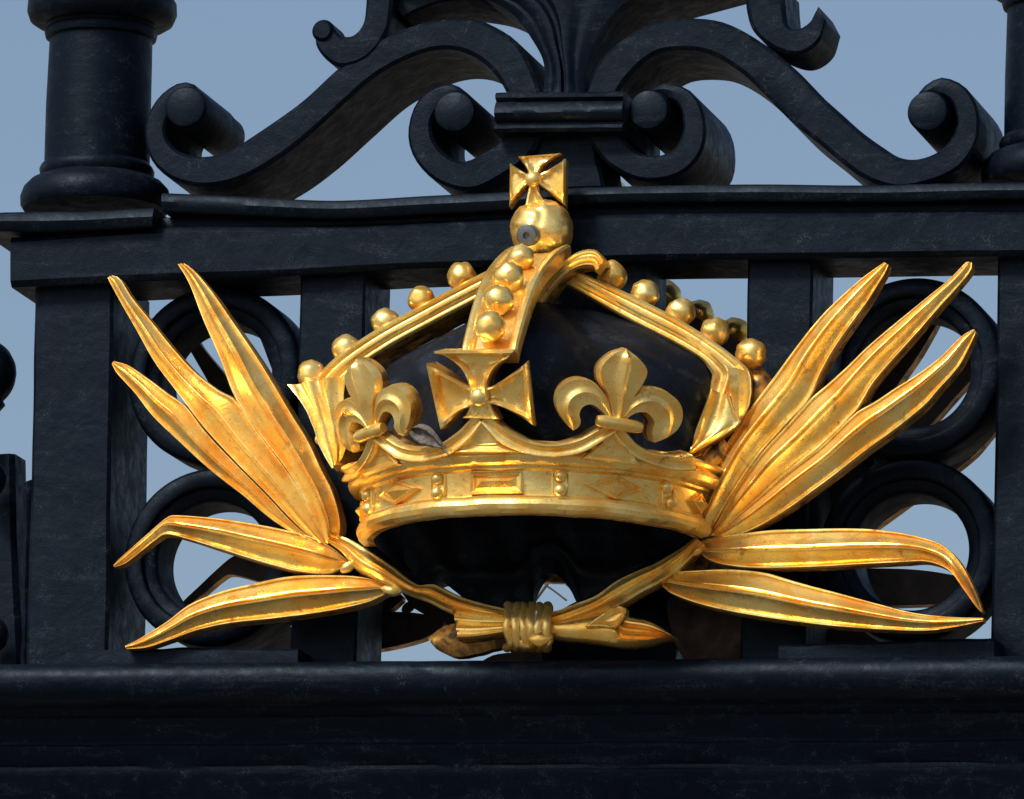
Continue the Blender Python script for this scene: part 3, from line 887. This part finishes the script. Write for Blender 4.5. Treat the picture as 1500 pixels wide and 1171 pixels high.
add_loft(bm, [(798, 908), (830, 905), (870, 898), (900, 894), (919, 903), (950, 910), (972, 922), (989, 934)],
         [(798, 934), (830, 939), (870, 943), (905, 948), (925, 949), (950, 946), (972, 940), (989, 936)], bentplane(YL-14, (775, 920), (0, 0), 0), S9,
         lambda t, s, w: 14*math.sqrt(max(0, 1-(2*s-1)**2))*(1+(.3*math.cos(s*30) if t > .55 else 0)), n=44, back=16, pairs=True)
link('bud', bm, [GOLD, WORN, BACK], spray, smooth=45)
bm = bmesh.new()
add_loft(bm, [(858, 918), (880, 902), (906, 888), (918, 892)], [(860, 921), (884, 920), (903, 921), (918, 903)], bentplane(YL-30, (775, 920), (0, 0), 0), S9, armH(6, 4, 5, False), n=20, back=16)
link('sepal', bm, [GOLD, WORN, BACK], spray, smooth=40)
# short stalks joining the lower leaves to the stems
for pts in ([(500, 838), (512, 830), (520, 826)], [(560, 862), (574, 866), (590, 866)], [(1030, 806), (1018, 808), (1008, 806)], [(975, 852), (966, 848), (960, 850)]):
    bm = bmesh.new()
    add_tube(bm, [MS(x, y, 2) for x, y in cat_rom(pts, 10)], [2.5, 5, 6.5, 7.5, 8, 8, 7.5, 6.5, 5, 2.5], 14)
    link('stalk', bm, [GOLD], spray)
# tie: cord wound round the crossed stems
bm = bmesh.new()
for i in range(6):
    x = 745+i*11.2
    add_tube(bm, [P(x+random.uniform(-2, 2)+2*math.sin(k), 918-31*math.cos(k*math.pi/10*1.0)+random.uniform(-1, 1)+i*.3, YL-10-30*math.sin(k*math.pi/10)) for k in range(11)], [6.5+random.uniform(-.5, .8) for _ in range(11)], 12)
add_ball(bm, P(792, 936, YL-34), 15, 20, 14, (1.2, .8, .9), .25)
add_ball(bm, P(770, 942, YL-26), 12, 20, 14, (1.3, .8, .8), .25)
bm2verts = bm.verts
link('tie', bm, [GOLD], spray, smooth=60)
for (px, py) in ((300, 640), (1230, 640), (775, 925)):
    bm = bmesh.new()
    c = P(px, py, -60)
    add_lathe(bm, Vector((c.x, 0, c.z)), [(0.01, YL+2), (9, YL+2), (9, 34), (0.01, 34)], axis='Y', seg=20)
    link('mounting_stud', bm, [IRON], spray)

# =================================================================== REAR EMBLEM (same castings on the far face)
YM = 85.0
def copy_mirror(o, par=None):
    c = o.copy(); COL.objects.link(c)
    if par is not None: c.parent = par
    for ch in list(o.children):
        if ch.name.split('.')[0] != 'cap_lining': copy_mirror(ch, c)
    return c
rc = copy_mirror(crown); rc['label'] = 'second crown on the far side of the gate, only back pearls and black inside showing'
rs = copy_mirror(spray); rs['label'] = 'second leaf spray on the far side of the gate, leaf backs showing through rings'
rc.location.z += .042
for o in (rc, rs):
    o.location.y = 2*YM*.001-o.location.y
    o.scale = (1, -1, 1)
for ch in rs.children:
    if ch.name.split('.')[0] not in ('leaf', 'mounting_stud'):
        for sl in ch.material_slots:
            sl.link = 'OBJECT'; sl.material = BACK  # far-side stems and tie: grime and lack of light put into the colour

# =================================================================== SMALL THINGS
bm = bmesh.new()
def drypt(px, py, h): return SM(px, py, h)
add_loft(bm, [(622, 622), (630, 618), (642, 622), (652, 634), (662, 650)], [(618, 630), (622, 640), (634, 648), (648, 652), (664, 653)], lambda px, py, h: SM(px, py, 26+h), S9,
         lambda t, s, w: 5*math.sin(s*9)+2*noise.noise(Vector((t*9, s*7, 1))), n=24, back=-1.5+3, pairs=True)
add_tube(bm, [SM(x, y, 27+h) for x, y, h in ((655, 650, 0), (664, 656, 2), (671, 664, 4), (676, 670, 3))], [1.6, 1.2, 1, .8], 6)
o = link('dry_leaf', bm, [DRY, DRY, DRY], None, smooth=60)
o['label'] = 'small shrivelled grey leaf caught between the front cross and the left fleur-de-lis'; o['category'] = 'dry leaf'

bm = bmesh.new()
for pts, r in (([(770, 900), (790, 872), (806, 850), (826, 820), (840, 790)], 3.2), ([(800, 858), (812, 866), (830, 880)], 2.2), ([(790, 850), (800, 857), (806, 862)], 1.6), ([(812, 840), (822, 850), (836, 862)], 2.0)):
    add_tube(bm, [P(x, y, 2600) for x, y in cat_rom(pts, 10)], [r*.8]*10, 7)
o = link('bare_twig', bm, [BARK], None)
o['label'] = 'thin bare twigs far behind the gate, seen through the gap under the crown'; o['category'] = 'twig'

# ground, far below the frame
bm = bmesh.new()
res = bmesh.ops.create_grid(bm, x_segments=2, y_segments=2, size=4000000)
for v in bm.verts: v.co.z = -Z0*1000
o = link('ground', bm, [GRND], None); o['kind'] = 'structure'

# =================================================================== LIGHT, WORLD, CAMERA
SUN_EL, SUN_AZ = math.radians(45), math.radians(209)      # azimuth clockwise from +y; 205 is behind the camera, to the left
to_sun = Vector((math.sin(SUN_AZ)*math.cos(SUN_EL), math.cos(SUN_AZ)*math.cos(SUN_EL), math.sin(SUN_EL)))
w = bpy.data.worlds.new('World'); sc.world = w; w.use_nodes = True
nt = w.node_tree
sky = nt.nodes.new('ShaderNodeTexSky'); sky.sky_type = 'NISHITA'; sky.sun_disc = False
sky.sun_elevation = SUN_EL; sky.sun_rotation = SUN_AZ
sky.air_density = 1.0; sky.dust_density = 3.0; sky.ozone_density = 1.5
bg = nt.nodes['Background']; bg.inputs['Strength'].default_value = .050
nt.links.new(sky.outputs[0], bg.inputs['Color'])
L = bpy.data.lights.new('sun', 'SUN'); L.energy = 1.5; L.angle = math.radians(12); L.color = (1, .95, .87)
so = bpy.data.objects.new('sun', L); COL.objects.link(so)
so.rotation_euler = to_sun.to_track_quat('Z', 'Y').to_euler()

cam = bpy.data.cameras.new('camera'); co_ = bpy.data.objects.new('camera', cam); COL.objects.link(co_)
cam.sensor_width = 36; cam.sensor_fit = 'HORIZONTAL'; cam.lens = 36*DIST/W
cam.clip_start = .1; cam.clip_end = 20000
m = Matrix((rv, uv, -dvec)).transposed().to_4x4()
m.translation = CAM*.001+Vector((0, 0, Z0))
co_.matrix_world = m
sc.camera = co_
sc.view_settings.view_transform = 'Standard'; sc.view_settings.look = 'None'
sc.view_settings.exposure = 1.22; sc.view_settings.gamma = 1
sc.view_settings.use_curve_mapping = False
